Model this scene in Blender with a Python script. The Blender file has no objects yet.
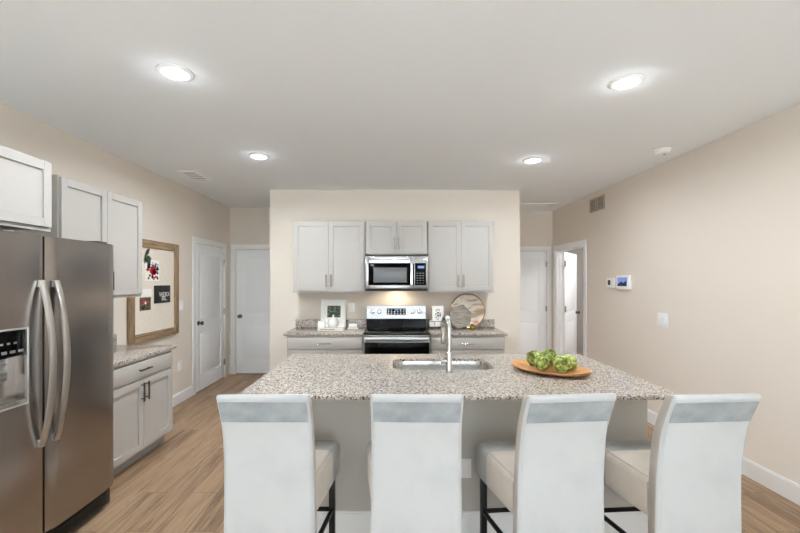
import bpy, bmesh, math, random
from mathutils import Vector, Matrix
random.seed(7)
PI = math.pi
R = math.radians
SC = bpy.context.scene
COL = SC.collection

# ------------------------------------------------------------------ camera, light, exposure
CAM_Z = 1.53
cam = bpy.data.cameras.new('camera')
cam.sensor_width = 36; cam.lens = 18.0
cam.shift_x = 0.010; cam.shift_y = 0.018
cam.clip_start = 0.05
cam_o = bpy.data.objects.new('camera', cam); COL.objects.link(cam_o)
cam_o.location = (0, 0, CAM_Z); cam_o.rotation_euler = (PI/2, 0, 0)
SC.camera = cam_o
SC.view_settings.view_transform = 'Standard'
SC.view_settings.look = 'None'
SC.view_settings.exposure = 0.52
SC.view_settings.gamma = 1.0
SC.view_settings.use_curve_mapping = False
SC.cycles.use_denoising = True
SC.cycles.diffuse_bounces = 8
SC.cycles.max_bounces = 14
SC.cycles.sample_clamp_indirect = 6
world = bpy.data.worlds.new('world'); SC.world = world
world.use_nodes = True
wb = world.node_tree.nodes['Background']
wb.inputs[0].default_value = (0.80, 0.90, 1.0, 1); wb.inputs[1].default_value = 1.5

def area(name, loc, rot, sx, sy, power, color, parent=None, shape='RECTANGLE', spread=PI):
    l = bpy.data.lights.new(name, 'AREA'); l.shape = shape; l.size = sx
    if shape == 'RECTANGLE': l.size_y = sy
    l.energy = power; l.color = color; l.spread = spread
    o = bpy.data.objects.new(name, l); COL.objects.link(o)
    o.location = loc; o.rotation_euler = rot; o.parent = parent
    return o
# daylight outside the two large windows of the wall behind the camera
REAR_Y = -5.2
DAY = (0.79, 0.91, 1.0)
area('daylight', (-1.25, REAR_Y-0.35, 1.25), (PI/2+R(35), 0, 0), 2.1, 2.2, 12, DAY)
area('daylight', (1.45, REAR_Y-0.35, 1.25), (PI/2+R(35), 0, 0), 2.1, 2.2, 60, DAY)
sun = bpy.data.lights.new('sun', 'SUN'); sun.energy = 48; sun.angle = R(1); sun.color = (.78, .90, 1.0)
sun_o = bpy.data.objects.new('sun', sun); COL.objects.link(sun_o); sun_o.rotation_euler = (R(48), 0, R(8))
LAMP_W = 16
GLOW_W = .55
LAMP_C = (0.90, 0.955, 1.0)

# ------------------------------------------------------------------ mesh helper
class MB:
    def __init__(self, m=None):
        self.bm = bmesh.new(); self.m = m or Matrix.Identity(4); self.mi = 0
    def _v(self, co): return self.bm.verts.new(self.m @ Vector(co))
    def _f(self, vs):
        f = self.bm.faces.new(vs); f.material_index = self.mi; f.smooth = True; return f
    def box(self, x0, y0, z0, x1, y1, z1, b=0.0, seg=2):
        if x0 > x1: x0, x1 = x1, x0
        if y0 > y1: y0, y1 = y1, y0
        if z0 > z1: z0, z1 = z1, z0
        v = [self._v(c) for c in ((x0,y0,z0),(x1,y0,z0),(x1,y1,z0),(x0,y1,z0),(x0,y0,z1),(x1,y0,z1),(x1,y1,z1),(x0,y1,z1))]
        fs = [self._f([v[i] for i in q]) for q in ((3,2,1,0),(4,5,6,7),(0,1,5,4),(1,2,6,5),(2,3,7,6),(3,0,4,7))]
        if b > 0:
            es = list({e for f in fs for e in f.edges})
            r = bmesh.ops.bevel(self.bm, geom=es, offset=b, segments=seg, profile=0.5, affect='EDGES')
            for f in r['faces']: f.smooth = True; f.material_index = self.mi
        return self
    def loft(self, rings, cap=True, closed=True):
        vs = [[self._v(p) for p in r] for r in rings]
        n = len(vs[0])
        for a, b in zip(vs, vs[1:]):
            for i in range(n if closed else n-1):
                j = (i+1) % n
                self._f([a[i], a[j], b[j], b[i]])
        if cap:
            self._f(list(reversed(vs[0]))); self._f(vs[-1])
        return self
    def tube(self, path, r, n=10, cap=True):
        P = [Vector(p) for p in path]
        rs = r if isinstance(r, (list, tuple)) else [r]*len(P)
        t0 = (P[1]-P[0]).normalized()
        up = Vector((0,0,1)) if abs(t0.z) < .9 else Vector((1,0,0))
        nrm = t0.cross(up).normalized()
        rings = []
        for i, p in enumerate(P):
            t = (P[min(i+1,len(P)-1)]-P[max(i-1,0)]).normalized()
            nrm = (nrm - t*nrm.dot(t)).normalized(); bn = t.cross(nrm)
            rings.append([p + (nrm*math.cos(a)+bn*math.sin(a))*rs[i] for a in [2*PI*k/n for k in range(n)]])
        return self.loft(rings, cap)
    def bar(self, path, w, h, side=(1,0,0)):
        """rectangular bar swept along a path; side is the direction of w"""
        P = [Vector(p) for p in path]; s = Vector(side).normalized(); rings = []
        for i, p in enumerate(P):
            t = (P[min(i+1,len(P)-1)]-P[max(i-1,0)]).normalized()
            q = t.cross(s).normalized()
            rings.append([p + s*a*w/2 + q*b*h/2 for a, b in ((-.7,-1),(.7,-1),(1,-.6),(1,.6),(.7,1),(-.7,1),(-1,.6),(-1,-.6))])
        return self.loft(rings)
    def lathe(self, prof, c=(0,0,0), n=32, sx=1, sy=1):
        rings = []
        for r, z in prof:
            r = max(r, 1e-4)
            rings.append([(c[0]+r*sx*math.cos(2*PI*k/n), c[1]+r*sy*math.sin(2*PI*k/n), c[2]+z) for k in range(n)])
        return self.loft(rings)
    def disc_y(self, prof, c, n=32):
        """lathe about the -y axis: profile of (radius, distance towards -y)"""
        rings = [[(c[0]+max(r,1e-4)*math.cos(2*PI*k/n), c[1]-d, c[2]+max(r,1e-4)*math.sin(2*PI*k/n)) for k in range(n)] for r, d in prof]
        return self.loft(rings)
    def prism_y(self, poly, y0, y1):
        return self.loft([[(x, y0, z) for x, z in poly], [(x, y1, z) for x, z in poly]])
    def prism_x(self, poly, x0, x1):
        return self.loft([[(x0, y, z) for y, z in poly], [(x1, y, z) for y, z in poly]])
    def prism_z(self, poly, z0, z1):
        return self.loft([[(x, y, z0) for x, y in poly], [(x, y, z1) for x, y in poly]])
    def frame(self, x0, z0, x1, z1, w, y0, y1, b=0.0):
        """rectangular frame in the xz plane"""
        self.box(x0, y0, z0, x0+w, y1, z1, b); self.box(x1-w, y0, z0, x1, y1, z1, b)
        self.box(x0+w, y0, z0, x1-w, y1, z0+w, b); self.box(x0+w, y0, z1-w, x1-w, y1, z1, b)
        return self

def rrect(w, h, r, n=5, cx=0, cy=0):
    pts = []
    for qx, qy, a0 in ((1,1,0),(-1,1,90),(-1,-1,180),(1,-1,270)):
        for k in range(n+1):
            a = R(a0 + 90*k/n)
            pts.append((cx+qx*(w/2-r)+r*math.cos(a), cy+qy*(h/2-r)+r*math.sin(a)))
    return pts

def obj(name, mb, mat, parent=None, angle=35):
    me = bpy.data.meshes.new(name)
    bmesh.ops.recalc_face_normals(mb.bm, faces=mb.bm.faces[:])
    mb.bm.to_mesh(me); mb.bm.free()
    me.set_sharp_from_angle(angle=R(angle))
    for m in (mat if isinstance(mat, (list, tuple)) else [mat]): me.materials.append(m)
    o = bpy.data.objects.new(name, me); COL.objects.link(o)
    o.parent = parent
    return o
def tag(o, label, cat, group=None):
    o['label'] = label; o['category'] = cat
    if group: o['group'] = group
    return o
def thing(name, label, cat, loc=(0,0,0), rz=0, group=None):
    o = bpy.data.objects.new(name, None); COL.objects.link(o)
    o.empty_display_size = 0.05
    o.location = loc; o.rotation_euler = (0, 0, rz)
    return tag(o, label, cat, group)
def struct(name, mb, mat, parent=None):
    o = obj(name, mb, mat, parent)
    if parent is None: o['kind'] = 'structure'
    return o
def struct_empty(name, loc, rz=0):
    o = bpy.data.objects.new(name, None); COL.objects.link(o); o.location = loc; o.rotation_euler = (0,0,rz)
    o['kind'] = 'structure'; return o
def copy_tree(o, parent=None):
    c = o.copy(); COL.objects.link(c); c.parent = parent
    for ch in list(o.children): copy_tree(ch, c)
    return c
def text_mesh(name, body, size, mat, parent, m, extrude=0.0004):
    cu = bpy.data.curves.new(name, 'FONT'); cu.body = body; cu.size = size; cu.align_x = 'CENTER'; cu.extrude = extrude
    t = bpy.data.objects.new(name, cu); COL.objects.link(t)
    bpy.context.view_layer.update()
    me = bpy.data.meshes.new_from_object(t.evaluated_get(bpy.context.evaluated_depsgraph_get()))
    bpy.data.objects.remove(t)
    me.transform(m); me.materials.clear(); me.materials.append(mat)
    o = bpy.data.objects.new(name, me); COL.objects.link(o); o.parent = parent
    return o

# ------------------------------------------------------------------ materials
def srgb(r, g, b):
    f = lambda c: (c/255/12.92) if c/255 <= .04045 else ((c/255+.055)/1.055)**2.4
    return (f(r), f(g), f(b), 1)
def mat(name, col, rough=0.5, metal=0.0, spec=0.5, sheen=0.0, emit=None, estr=0, coat=0.0):
    m = bpy.data.materials.new(name); m.use_nodes = True
    b = m.node_tree.nodes['Principled BSDF']
    b.inputs['Base Color'].default_value = col; b.inputs['Roughness'].default_value = rough
    b.inputs['Metallic'].default_value = metal; b.inputs['Specular IOR Level'].default_value = spec
    b.inputs['Sheen Weight'].default_value = sheen; b.inputs['Coat Weight'].default_value = coat
    if emit: b.inputs['Emission Color'].default_value = emit; b.inputs['Emission Strength'].default_value = estr
    return m
class N:
    """small node-graph helper"""
    def __init__(self, m): self.m = m; self.t = m.node_tree; self.b = self.t.nodes['Principled BSDF']
    def n(self, kind, **kw):
        o = self.t.nodes.new('ShaderNode'+kind)
        for k, v in kw.items():
            if k in o.inputs: o.inputs[k].default_value = v
            else: setattr(o, k, v)
        return o
    def l(self, a, b): self.t.links.new(a, b)
    def coords(self, scale=(1,1,1), rot=(0,0,0), which='Object'):
        tc = self.n('TexCoord'); mp = self.n('Mapping'); mp.inputs['Scale'].default_value = scale; mp.inputs['Rotation'].default_value = rot
        self.l(tc.outputs[which], mp.inputs['Vector']); return mp.outputs['Vector']
    def ramp(self, fac, stops, mode='LINEAR'):
        r = self.n('ValToRGB'); r.color_ramp.interpolation = mode
        e = r.color_ramp.elements
        e[0].position, e[0].color = stops[0]; e[1].position, e[1].color = stops[-1]
        for p, c in stops[1:-1]:
            x = e.new(p); x.color = c
        self.l(fac, r.inputs['Fac']); return r.outputs['Color']
    def bump(self, h, strength, dist=0.01):
        b = self.n('Bump'); b.inputs['Strength'].default_value = strength; b.inputs['Distance'].default_value = dist
        self.l(h, b.inputs['Height']); self.l(b.outputs['Normal'], self.b.inputs['Normal'])
def noisy(name, c1, c2, scale=8, rough=.6, stretch=(1,1,1), detail=4, bump=0, lo=.35, hi=.65, **kw):
    m = mat(name, c1, rough, **kw); g = N(m)
    v = g.coords(stretch)
    t = g.n('TexNoise', Scale=scale, Detail=detail); g.l(v, t.inputs['Vector'])
    g.l(g.ramp(t.outputs['Fac'], [(lo, c1), (hi, c2)]), g.b.inputs['Base Color'])
    if bump: g.bump(t.outputs['Fac'], bump)
    return m

M = {}
def paint(name, col):
    m = mat(name, col, .85, spec=.25); g = N(m)
    t = g.n('TexNoise', Scale=220.0, Detail=2.0); g.l(g.coords(), t.inputs['Vector']); g.bump(t.outputs['Fac'], .04, .002)
    return m
M['wall'] = paint('wall_paint', srgb(226, 217, 206))
M['ceil'] = paint('ceiling_paint', srgb(243, 246, 249))
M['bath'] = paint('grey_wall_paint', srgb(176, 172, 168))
M['trim'] = mat('white_trim_paint', srgb(240, 240, 240), .38)
M['door'] = mat('white_door_paint', srgb(244, 246, 248), .42)
M['cab'] = mat('greige_cabinet_paint', srgb(178, 174, 169), .45)
M['toe'] = mat('toe_kick_paint', srgb(150, 145, 140), .6)
M['white'] = mat('white_plastic', srgb(242, 242, 242), .35)
M['ceramic'] = mat('white_ceramic', srgb(245, 244, 240), .18, coat=.3)
M['paper'] = mat('white_paper', srgb(244, 243, 238), .8)
M['black'] = mat('black_plastic', srgb(18, 18, 19), .35)
M['dark'] = mat('dark_grey_plastic', srgb(52, 52, 54), .5)
M['glass'] = mat('black_glass', srgb(5, 5, 6), .12, spec=.10)
M['win'] = mat('oven_window_glass', srgb(112, 115, 118), .15, spec=.3)
M['blackmetal'] = mat('black_powder_coat', srgb(20, 20, 21), .38, metal=.2)
M['nickel'] = mat('brushed_nickel', srgb(188, 184, 178), .25, metal=1)
M['chrome'] = mat('polished_chrome', srgb(205, 205, 205), .12, metal=1)
M['bronze'] = mat('dark_pull_metal', srgb(92, 86, 80), .32, metal=1)
M['gold'] = mat('brass_rim', srgb(190, 150, 85), .25, metal=1)
M['lens'] = mat('lamp_diffuser', srgb(255, 250, 240), .5, emit=(1, .96, .9, 1), estr=9)
M['hoodlens'] = mat('cooktop_lamp_lens', srgb(255, 240, 210), .5, emit=(1, .85, .6, 1), estr=4)
M['screen'] = mat('lit_display', srgb(20, 30, 60), .2, emit=srgb(120, 150, 220), estr=.6)
M['digits'] = mat('display_marks', srgb(220, 230, 240), .4, emit=srgb(220, 230, 240), estr=.3)
M['mark'] = mat('printed_grey_marks', srgb(120, 120, 120), .6)
M['logo'] = mat('logo_silver', srgb(225, 225, 225), .25, metal=.8)
M['chalk'] = mat('chalk_white', srgb(235, 235, 230), .9)
M['slate'] = noisy('black_chalkboard', srgb(28, 27, 27), srgb(48, 46, 46), 30, .8)
M['board'] = noisy('cream_board', srgb(226, 216, 202), srgb(232, 224, 212), 40, .85)
M['red'] = mat('red_print', srgb(205, 30, 40), .7); M['blue'] = mat('blue_print', srgb(70, 110, 175), .7)
M['ink'] = mat('ink_black', srgb(28, 28, 30), .7); M['leafprint'] = mat('green_print', srgb(60, 85, 60), .7)
M['leaf'] = noisy('dark_green_leaf', srgb(38, 58, 40), srgb(64, 88, 58), 60, .55)
M['photo'] = noisy('dark_foliage_photo', srgb(25, 45, 35), srgb(110, 140, 85), 30, .35, stretch=(1,1,1.8), lo=.45, hi=.7)
M['photo2'] = noisy('garden_photo', srgb(35, 40, 35), srgb(140, 120, 80), 40, .4, lo=.4, hi=.75)
M['succulent'] = mat('succulent_green', srgb(95, 115, 60), .6)
M['book'] = mat('book_cover', srgb(226, 222, 208), .7)
M['velvet'] = noisy('light_grey_velvet', srgb(190, 192, 193), srgb(178, 181, 183), 5, .75, lo=.5, hi=.8, sheen=.35, spec=.2)
M['velvet_band'] = noisy('grey_velvet_brushed_back', srgb(136, 142, 146), srgb(160, 165, 168), 9, .8, sheen=.25, spec=.2)
M['velvet_shaded_seat'] = noisy('velvet_seat_shade', srgb(182, 172, 160), srgb(194, 184, 172), 7, .8, sheen=.3, spec=.2)  # same velvet as the back, with warm shade put into the colour
M['velvet_shaded_side'] = noisy('velvet_side_shade', srgb(160, 154, 146), srgb(176, 170, 162), 8, .8, sheen=.25, spec=.2)  # same velvet again, darkened to paint in the shade of the sides
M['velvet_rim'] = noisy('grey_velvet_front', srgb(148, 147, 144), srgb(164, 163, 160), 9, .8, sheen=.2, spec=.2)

def steel(name, col, rough=.26, axis=2):
    m = mat(name, col, rough, metal=1); g = N(m)
    s = [420, 420, 420]; s[axis] = 3
    t = g.n('TexNoise', Scale=1.0, Detail=3.0); g.l(g.coords(tuple(s)), t.inputs['Vector'])
    r = g.n('MapRange'); r.inputs['To Min'].default_value = rough-.02; r.inputs['To Max'].default_value = rough+.04
    g.l(t.outputs['Fac'], r.inputs['Value']); g.l(r.outputs['Result'], g.b.inputs['Roughness'])
    g.b.inputs['Anisotropic'].default_value = .5
    return m
M['steel'] = steel('brushed_stainless_steel', srgb(168, 163, 160), .22, 1)
M['steel_range'] = steel('stainless_steel_range', srgb(176, 176, 176), .26, 0)
M['handle_steel'] = mat('bright_satin_steel', srgb(205, 203, 200), .30, metal=1)
M['sink'] = mat('satin_stainless_sink', srgb(205, 205, 203), .20, metal=1)

def granite(name):
    m = mat(name, srgb(205, 195, 186), .10, spec=.5); g = N(m)
    v = g.coords()
    n0 = g.n('TexNoise', Scale=60.0, Detail=2.0); g.l(v, n0.inputs['Vector'])
    mixv = g.n('VectorMath', operation='MULTIPLY_ADD'); mixv.inputs[1].default_value = (.012,.012,.012)
    g.l(n0.outputs['Color'], mixv.inputs[0]); g.l(v, mixv.inputs[2])
    vo = g.n('TexVoronoi', Scale=150.0); g.l(mixv.outputs[0], vo.inputs['Vector'])
    sep = g.n('SeparateColor'); g.l(vo.outputs['Color'], sep.inputs[0])
    big = g.n('TexNoise', Scale=14.0, Detail=3.0); g.l(v, big.inputs['Vector'])
    ad = g.n('Math', operation='MULTIPLY_ADD'); ad.inputs[1].default_value = .35
    g.l(big.outputs['Fac'], ad.inputs[0]); g.l(sep.outputs[0], ad.inputs[2])
    sb = g.n('Math', operation='SUBTRACT'); sb.inputs[1].default_value = .175; g.l(ad.outputs[0], sb.inputs[0])
    c = g.ramp(sb.outputs[0], [(0, srgb(30, 28, 28)), (.07, srgb(92, 83, 78)), (.16, srgb(146, 135, 127)), (.32, srgb(190, 181, 171)),
                               (.60, srgb(170, 157, 146)), (.76, srgb(208, 202, 196)), (.93, srgb(138, 133, 130))], 'CONSTANT')
    g.l(c, g.b.inputs['Base Color'])
    return m
M['granite'] = granite('speckled_granite')

def planks(name):
    m = mat(name, srgb(170, 140, 108), .42, spec=.4); g = N(m)
    v = g.coords(rot=(0, 0, PI/2))
    br = g.n('TexBrick', Scale=1.0); br.offset = .37; br.offset_frequency = 2
    br.inputs['Brick Width'].default_value = 1.22; br.inputs['Row Height'].default_value = .18
    br.inputs['Mortar Size'].default_value = .0015; br.inputs['Mortar Smooth'].default_value = 0
    br.inputs['Color1'].default_value = (0,0,0,1); br.inputs['Color2'].default_value = (1,1,1,1); br.inputs['Mortar'].default_value = (.5,.5,.5,1)
    g.l(v, br.inputs['Vector'])
    v2 = g.coords((16, 1.1, 1))
    off = g.n('VectorMath', operation='MULTIPLY_ADD'); off.inputs[1].default_value = (7, 3, 0)
    g.l(br.outputs['Color'], off.inputs[0]); g.l(v2, off.inputs[2])
    t = g.n('TexNoise', Scale=1.3, Detail=8.0, Roughness=.70, Distortion=.8); g.l(off.outputs[0], t.inputs['Vector'])
    sepc = g.n('SeparateColor'); g.l(br.outputs['Color'], sepc.inputs[0])
    a = g.n('Math', operation='MULTIPLY_ADD'); a.inputs[1].default_value = .16; g.l(sepc.outputs[0], a.inputs[0]); g.l(t.outputs['Fac'], a.inputs[2])
    c = g.ramp(a.outputs[0], [(.30, srgb(84, 65, 49)), (.46, srgb(126, 101, 78)), (.60, srgb(156, 128, 101)), (.80, srgb(174, 148, 120))])
    mx = g.n('Mix', data_type='RGBA'); g.l(br.outputs['Fac'], mx.inputs[0]); g.l(c, mx.inputs[6]); mx.inputs[7].default_value = srgb(92, 72, 54)
    g.l(mx.outputs[2], g.b.inputs['Base Color'])
    return m
M['floor'] = planks('oak_plank_floor')

def wood(name, dark, light, scale=(3, 40, 40), rough=.5, rot=(0, 0, 0)):
    m = mat(name, light, rough); g = N(m)
    t = g.n('TexNoise', Scale=1.0, Detail=5.0, Distortion=.5); g.l(g.coords(scale, rot), t.inputs['Vector'])
    g.l(g.ramp(t.outputs['Fac'], [(.32, dark), (.68, light)]), g.b.inputs['Base Color'])
    return m
M['frame_wood_v'] = wood('weathered_frame_wood_upright', srgb(112, 90, 66), srgb(176, 150, 118), (60, 60, 4))
M['frame_wood_h'] = wood('weathered_frame_wood_level', srgb(112, 90, 66), srgb(176, 150, 118), (4, 60, 60))
M['tray_wood'] = wood('honey_tray_wood', srgb(178, 122, 70), srgb(216, 162, 102), (4, 40, 40), .4)
M['hex_wood'] = wood('grey_brown_board_wood', srgb(104, 96, 88), srgb(168, 158, 146), (9, 60, 90), .6, (0, R(-50), 0))
M['block_wood'] = wood('brown_block_wood', srgb(140, 108, 82), srgb(176, 142, 112), (60, 60, 6))
def tray_art():
    m = mat('pale_landscape_art', srgb(228, 220, 210), .35); g = N(m)
    t = g.n('TexNoise', Scale=1.0, Detail=5.0, Distortion=1.2); g.l(g.coords((3.5, 3.5, 8), (0, .35, 0)), t.inputs['Vector'])
    g.l(g.ramp(t.outputs['Fac'], [(.36, srgb(176, 150, 120)), (.46, srgb(226, 214, 200)), (.6, srgb(236, 231, 224)), (.74, srgb(205, 190, 176))]), g.b.inputs['Base Color'])
    return m
M['tray_art'] = tray_art()
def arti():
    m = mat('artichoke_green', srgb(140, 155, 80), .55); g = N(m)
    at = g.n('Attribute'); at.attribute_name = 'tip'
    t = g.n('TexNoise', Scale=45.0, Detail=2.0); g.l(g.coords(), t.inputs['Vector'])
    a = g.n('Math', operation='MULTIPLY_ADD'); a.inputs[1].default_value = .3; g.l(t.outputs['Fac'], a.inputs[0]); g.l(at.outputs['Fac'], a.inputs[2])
    g.l(g.ramp(a.outputs[0], [(.08, srgb(30, 38, 16)), (.32, srgb(84, 100, 40)), (.55, srgb(148, 164, 76)), (.85, srgb(188, 194, 118)), (.99, srgb(164, 158, 96))]), g.b.inputs['Base Color'])  # dark end stands for the shade between the bracts
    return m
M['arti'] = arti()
M['arti_stem'] = mat('artichoke_stem', srgb(150, 165, 95), .6)

# ------------------------------------------------------------------ room shell
CEIL = 2.745; XL = -2.67; XR = 2.79; WT = .12
BY = 5.34; BX0 = -1.63; BX1 = 1.71; EL = 6.58; ER = 6.95; FAR = 8.6; BATHX = 5.0
struct('floor', MB().box(XL-WT, REAR_Y-WT, -.1, BATHX, FAR, 0), M['floor'])
struct('ceiling', MB().box(XL-WT, REAR_Y-WT, CEIL, BATHX, FAR, CEIL+.1), M['ceil'])
struct('wall_left', MB().box(XL-WT, REAR_Y-WT, 0, XL, FAR, CEIL), M['wall'])
DO0, DO1, DOH = 5.80, 6.80, 2.05       # opening of door_4 in the right wall
w = MB(); w.box(XR, REAR_Y-WT, 0, XR+WT, DO0, CEIL); w.box(XR, DO1, 0, XR+WT, FAR, CEIL); w.box(XR, DO0, DOH, XR+WT, DO1, CEIL)
struct('wall_right', w, M['wall'])
w = MB(); w.box(BX0, BY, 0, BX1, FAR, CEIL); struct('wall_back', w, M['wall'])
struct('wall_hall_left', MB().box(XL, EL, 0, BX0, EL+WT, CEIL), M['wall'])
struct('wall_hall_right', MB().box(BX1, ER, 0, XR, ER+WT, CEIL), M['wall'])
struct('wall_far_room_end', MB().box(XR+WT, FAR-.1, 0, BATHX, FAR, CEIL), M['bath'])
struct('wall_far_room_side', MB().box(BATHX-.1, 4.6, 0, BATHX, FAR-.1, CEIL), M['bath'])
struct('wall_far_room_front', MB().box(XR+WT, 4.5, 0, BATHX, 4.6, CEIL), M['bath'])
area('far_room_light', (3.9, 6.2, 2.70), (0, 0, 0), 1.0, 1.0, 42, (.97, .98, 1))
# rear wall with the two windows behind the camera
WIN = ((-2.2, -.3), (.5, 2.4)); WZ0, WZ1 = .35, 2.42
w = MB()
w.box(XL, REAR_Y-WT, 0, XR, REAR_Y, WZ0); w.box(XL, REAR_Y-WT, WZ1, XR, REAR_Y, CEIL)
w.box(XL, REAR_Y-WT, WZ0, WIN[0][0], REAR_Y, WZ1); w.box(WIN[0][1], REAR_Y-WT, WZ0, WIN[1][0], REAR_Y, WZ1); w.box(WIN[1][1], REAR_Y-WT, WZ0, XR, REAR_Y, WZ1)
struct('wall_rear', w, M['wall'])
for i, (a, b) in enumerate(WIN):
    w = MB(); w.frame(a, WZ0, b, WZ1, .06, REAR_Y-.09, REAR_Y-.03); w.box((a+b)/2-.03, REAR_Y-.09, WZ0+.06, (a+b)/2+.03, REAR_Y-.03, WZ1-.06)
    struct('window_%d' % (i+1), w, M['trim'])

# unseen pale floor cover added to bounce sunlight up to the ceiling
M['bounce_rug'] = noisy('pale_bounce_pile', srgb(232, 231, 228), srgb(240, 239, 237), 60, .9)
rg = obj('bounce_rug', MB().box(-2.3, -5.0, .001, 2.4, -1.2, .014, .004), M['bounce_rug']); tag(rg, 'large unseen pale floor cover added behind the camera to bounce sunlight upward', 'bounce_rug')

# baseboards
BH = .135; BT = .016
def bboard(name, segs):
    w = MB()
    for x0, y0, x1, y1 in segs:
        w.box(x0, y0, 0, x1, y1, BH-.012)
        cx, cy = (x0+x1)/2, (y0+y1)/2
        if abs(x1-x0) < abs(y1-y0):
            s = 1 if cx < 0 else -1
            if s > 0: w.box(x0, y0, BH-.012, x1-.005, y1, BH)
            else: w.box(x0+.005, y0, BH-.012, x1, y1, BH)
        else: w.box(x0, y0+.005, BH-.012, x1, y1, BH)
    struct(name, w, M['trim'])
bboard('baseboard_left', [(XL, REAR_Y, XL+BT, 1.70), (XL, 3.84, XL+BT, 5.315)])
bboard('baseboard_right', [(XR-BT, REAR_Y, XR, 5.715)])
bboard('baseboard_back', [(BX0, BY-BT, -1.27, BY), (1.36, BY-BT, BX1, BY)])
bboard('baseboard_hall', [(1.72, ER-BT, 1.80, ER)])

# ------------------------------------------------------------------ doors
def casing(mb, x0, x1, h, w=.075, t=.02):
    """casing in local xz around an opening x0..x1, front towards -y, wall at y=0"""
    for a, b, c, d in ((x0-w, 0, x0, h), (x1, 0, x1+w, h)):
        mb.box(a, -t, b, c, 0, d, .004)
    mb.box(x0-w, -t, h, x1+w, 0, h+w, .004)
def panel_door(mb, w, h, y0=-.012, y1=.022):
    """moulded two panel slab, x 0..w, z 0.01..h, both faces"""
    st = .115; z0 = .012; lock = .90; lk = .14
    mb.box(0, y0, z0, st, y1, h, .002); mb.box(w-st, y0, z0, w, y1, h, .002)
    mb.box(st, y0, z0, w-st, y1, z0+.20); mb.box(st, y0, lock-lk/2, w-st, y1, lock+lk/2); mb.box(st, y0, h-.115, w-st, y1, h)
    for a, b in ((z0+.20, lock-lk/2), (lock+lk/2, h-.115)):
        mb.box(st, y0+.010, a, w-st, y1-.010, b)
        mb.box(st+.035, y0+.003, a+.035, w-st-.035, y1-.003, b-.035, .006)
def knob(mb, x, z, y=-.012):
    mb.disc_y([(.032,0),(.032,.006),(.012,.010),(.010,.032),(.022,.038),(.029,.050),(.027,.062),(.012,.068),(0,.068)], (x, y, z), 20)
def hinge(mb, x, z, y=-.012):
    mb.box(x-.018, y-.004, z-.045, x+.018, y, z+.045); mb.tube([(x, y-.008, z-.048), (x, y-.008, z+.048)], .007, 8)
def make_door(n, loc, rz, w, h, knob_left, hw=None):
    d = struct_empty('door_%d' % n, loc, rz)
    m = MB(); casing(m, -.012, w+.012, h+.012); obj('casing', m, M['trim'], d)
    m = MB(); panel_door(m, w, h); s = obj('door_panel', m, M['door'], d)
    m = MB(); knob(m, .065 if knob_left else w-.065, .95); obj('knob', m, M['bronze'], s)['label'] = 'dark nickel knob'
    for z in (.25, 1.05, 1.82):
        m = MB(); hinge(m, w+.004 if knob_left else -.004, z, -.014); obj('hinge', m, M['nickel'], s)
    m = MB(); m.box(0, -.004, .001, w, 0, .012); obj('threshold_gap', m, M['dark'], d)
    return d
make_door(1, (XL+.002, 5.42, 0), PI/2, .90, 2.04, True)          # left wall, front towards +x
make_door(2, (-2.555, EL-.002, 0), 0, .82, 2.04, True)
make_door(3, (1.90, ER-.002, 0), 0, .775, 2.04, False if False else True)
# door_4: cased opening in the right wall, leaf swung into the far room
d4 = struct_empty('door_4', (XR, DO1, 0), -PI/2)          # local x runs towards the camera, -y into the kitchen
L = DO1-DO0
m = MB(); casing(m, 0, L, DOH); obj('casing', m, M['trim'], d4)
m = MB(); m.box(0, 0, 0, .018, WT, DOH); m.box(L-.018, 0, 0, L, WT, DOH); m.box(.018, 0, DOH-.018, L-.018, WT, DOH)
m.box(.018, .05, 0, .03, .062, DOH-.018); m.box(L-.03, .05, 0, L-.018, .062, DOH-.018); obj('jamb', m, M['trim'], d4)
leaf_m = Matrix.Translation((XR+WT-.005, DO1-.035, 0)) @ Matrix.Rotation(R(53), 4, 'Z')
leaf_m = d4.matrix_basis.inverted() @ leaf_m
m = MB(leaf_m); panel_door(m, .86, 2.02, -.018, .018); lf = obj('door_panel', m, M['door'], d4)
m = MB(leaf_m); knob(m, .80, .95, -.018); obj('knob', m, M['bronze'], lf)['label'] = 'dark nickel knob'
for z in (.25, 1.05, 1.82):
    m = MB(leaf_m); m.box(-.03, -.03, z-.05, .02, -.018, z+.05); m.tube([(-.012, -.032, z-.05), (-.012, -.032, z+.05)], .009, 8)
    obj('hinge', m, M['nickel'], lf)

# ------------------------------------------------------------------ cabinets
def shaker(mb, x0, z0, x1, z1, y0=-.020, y1=0.0, fr=.055):
    mb.box(x0, y0, z0, x0+fr, y1, z1, .0015, 1); mb.box(x1-fr, y0, z0, x1, y1, z1, .0015, 1)
    mb.box(x0+fr, y0, z0, x1-fr, y1, z0+fr, .0015, 1); mb.box(x0+fr, y0, z1-fr, x1-fr, y1, z1, .0015, 1)
    mb.box(x0+fr, y0+.013, z0+fr, x1-fr, y1, z1-fr)
def pull_v(mb, x, z0, z1, y=-.020):
    mb.tube([(x, y-.028, z0-.012), (x, y-.028, z1+.012)], .0072, 8)
    for z in (z0+.008, z1-.008): mb.tube([(x, y, z), (x, y-.028, z)], .0045, 8)
def pull_h(mb, z, x0, x1, y=-.020):
    mb.tube([(x0-.012, y-.028, z), (x1+.012, y-.028, z)], .0072, 8)
    for x in (x0+.008, x1-.008): mb.tube([(x, y, z), (x, y-.028, z)], .0045, 8)
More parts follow.
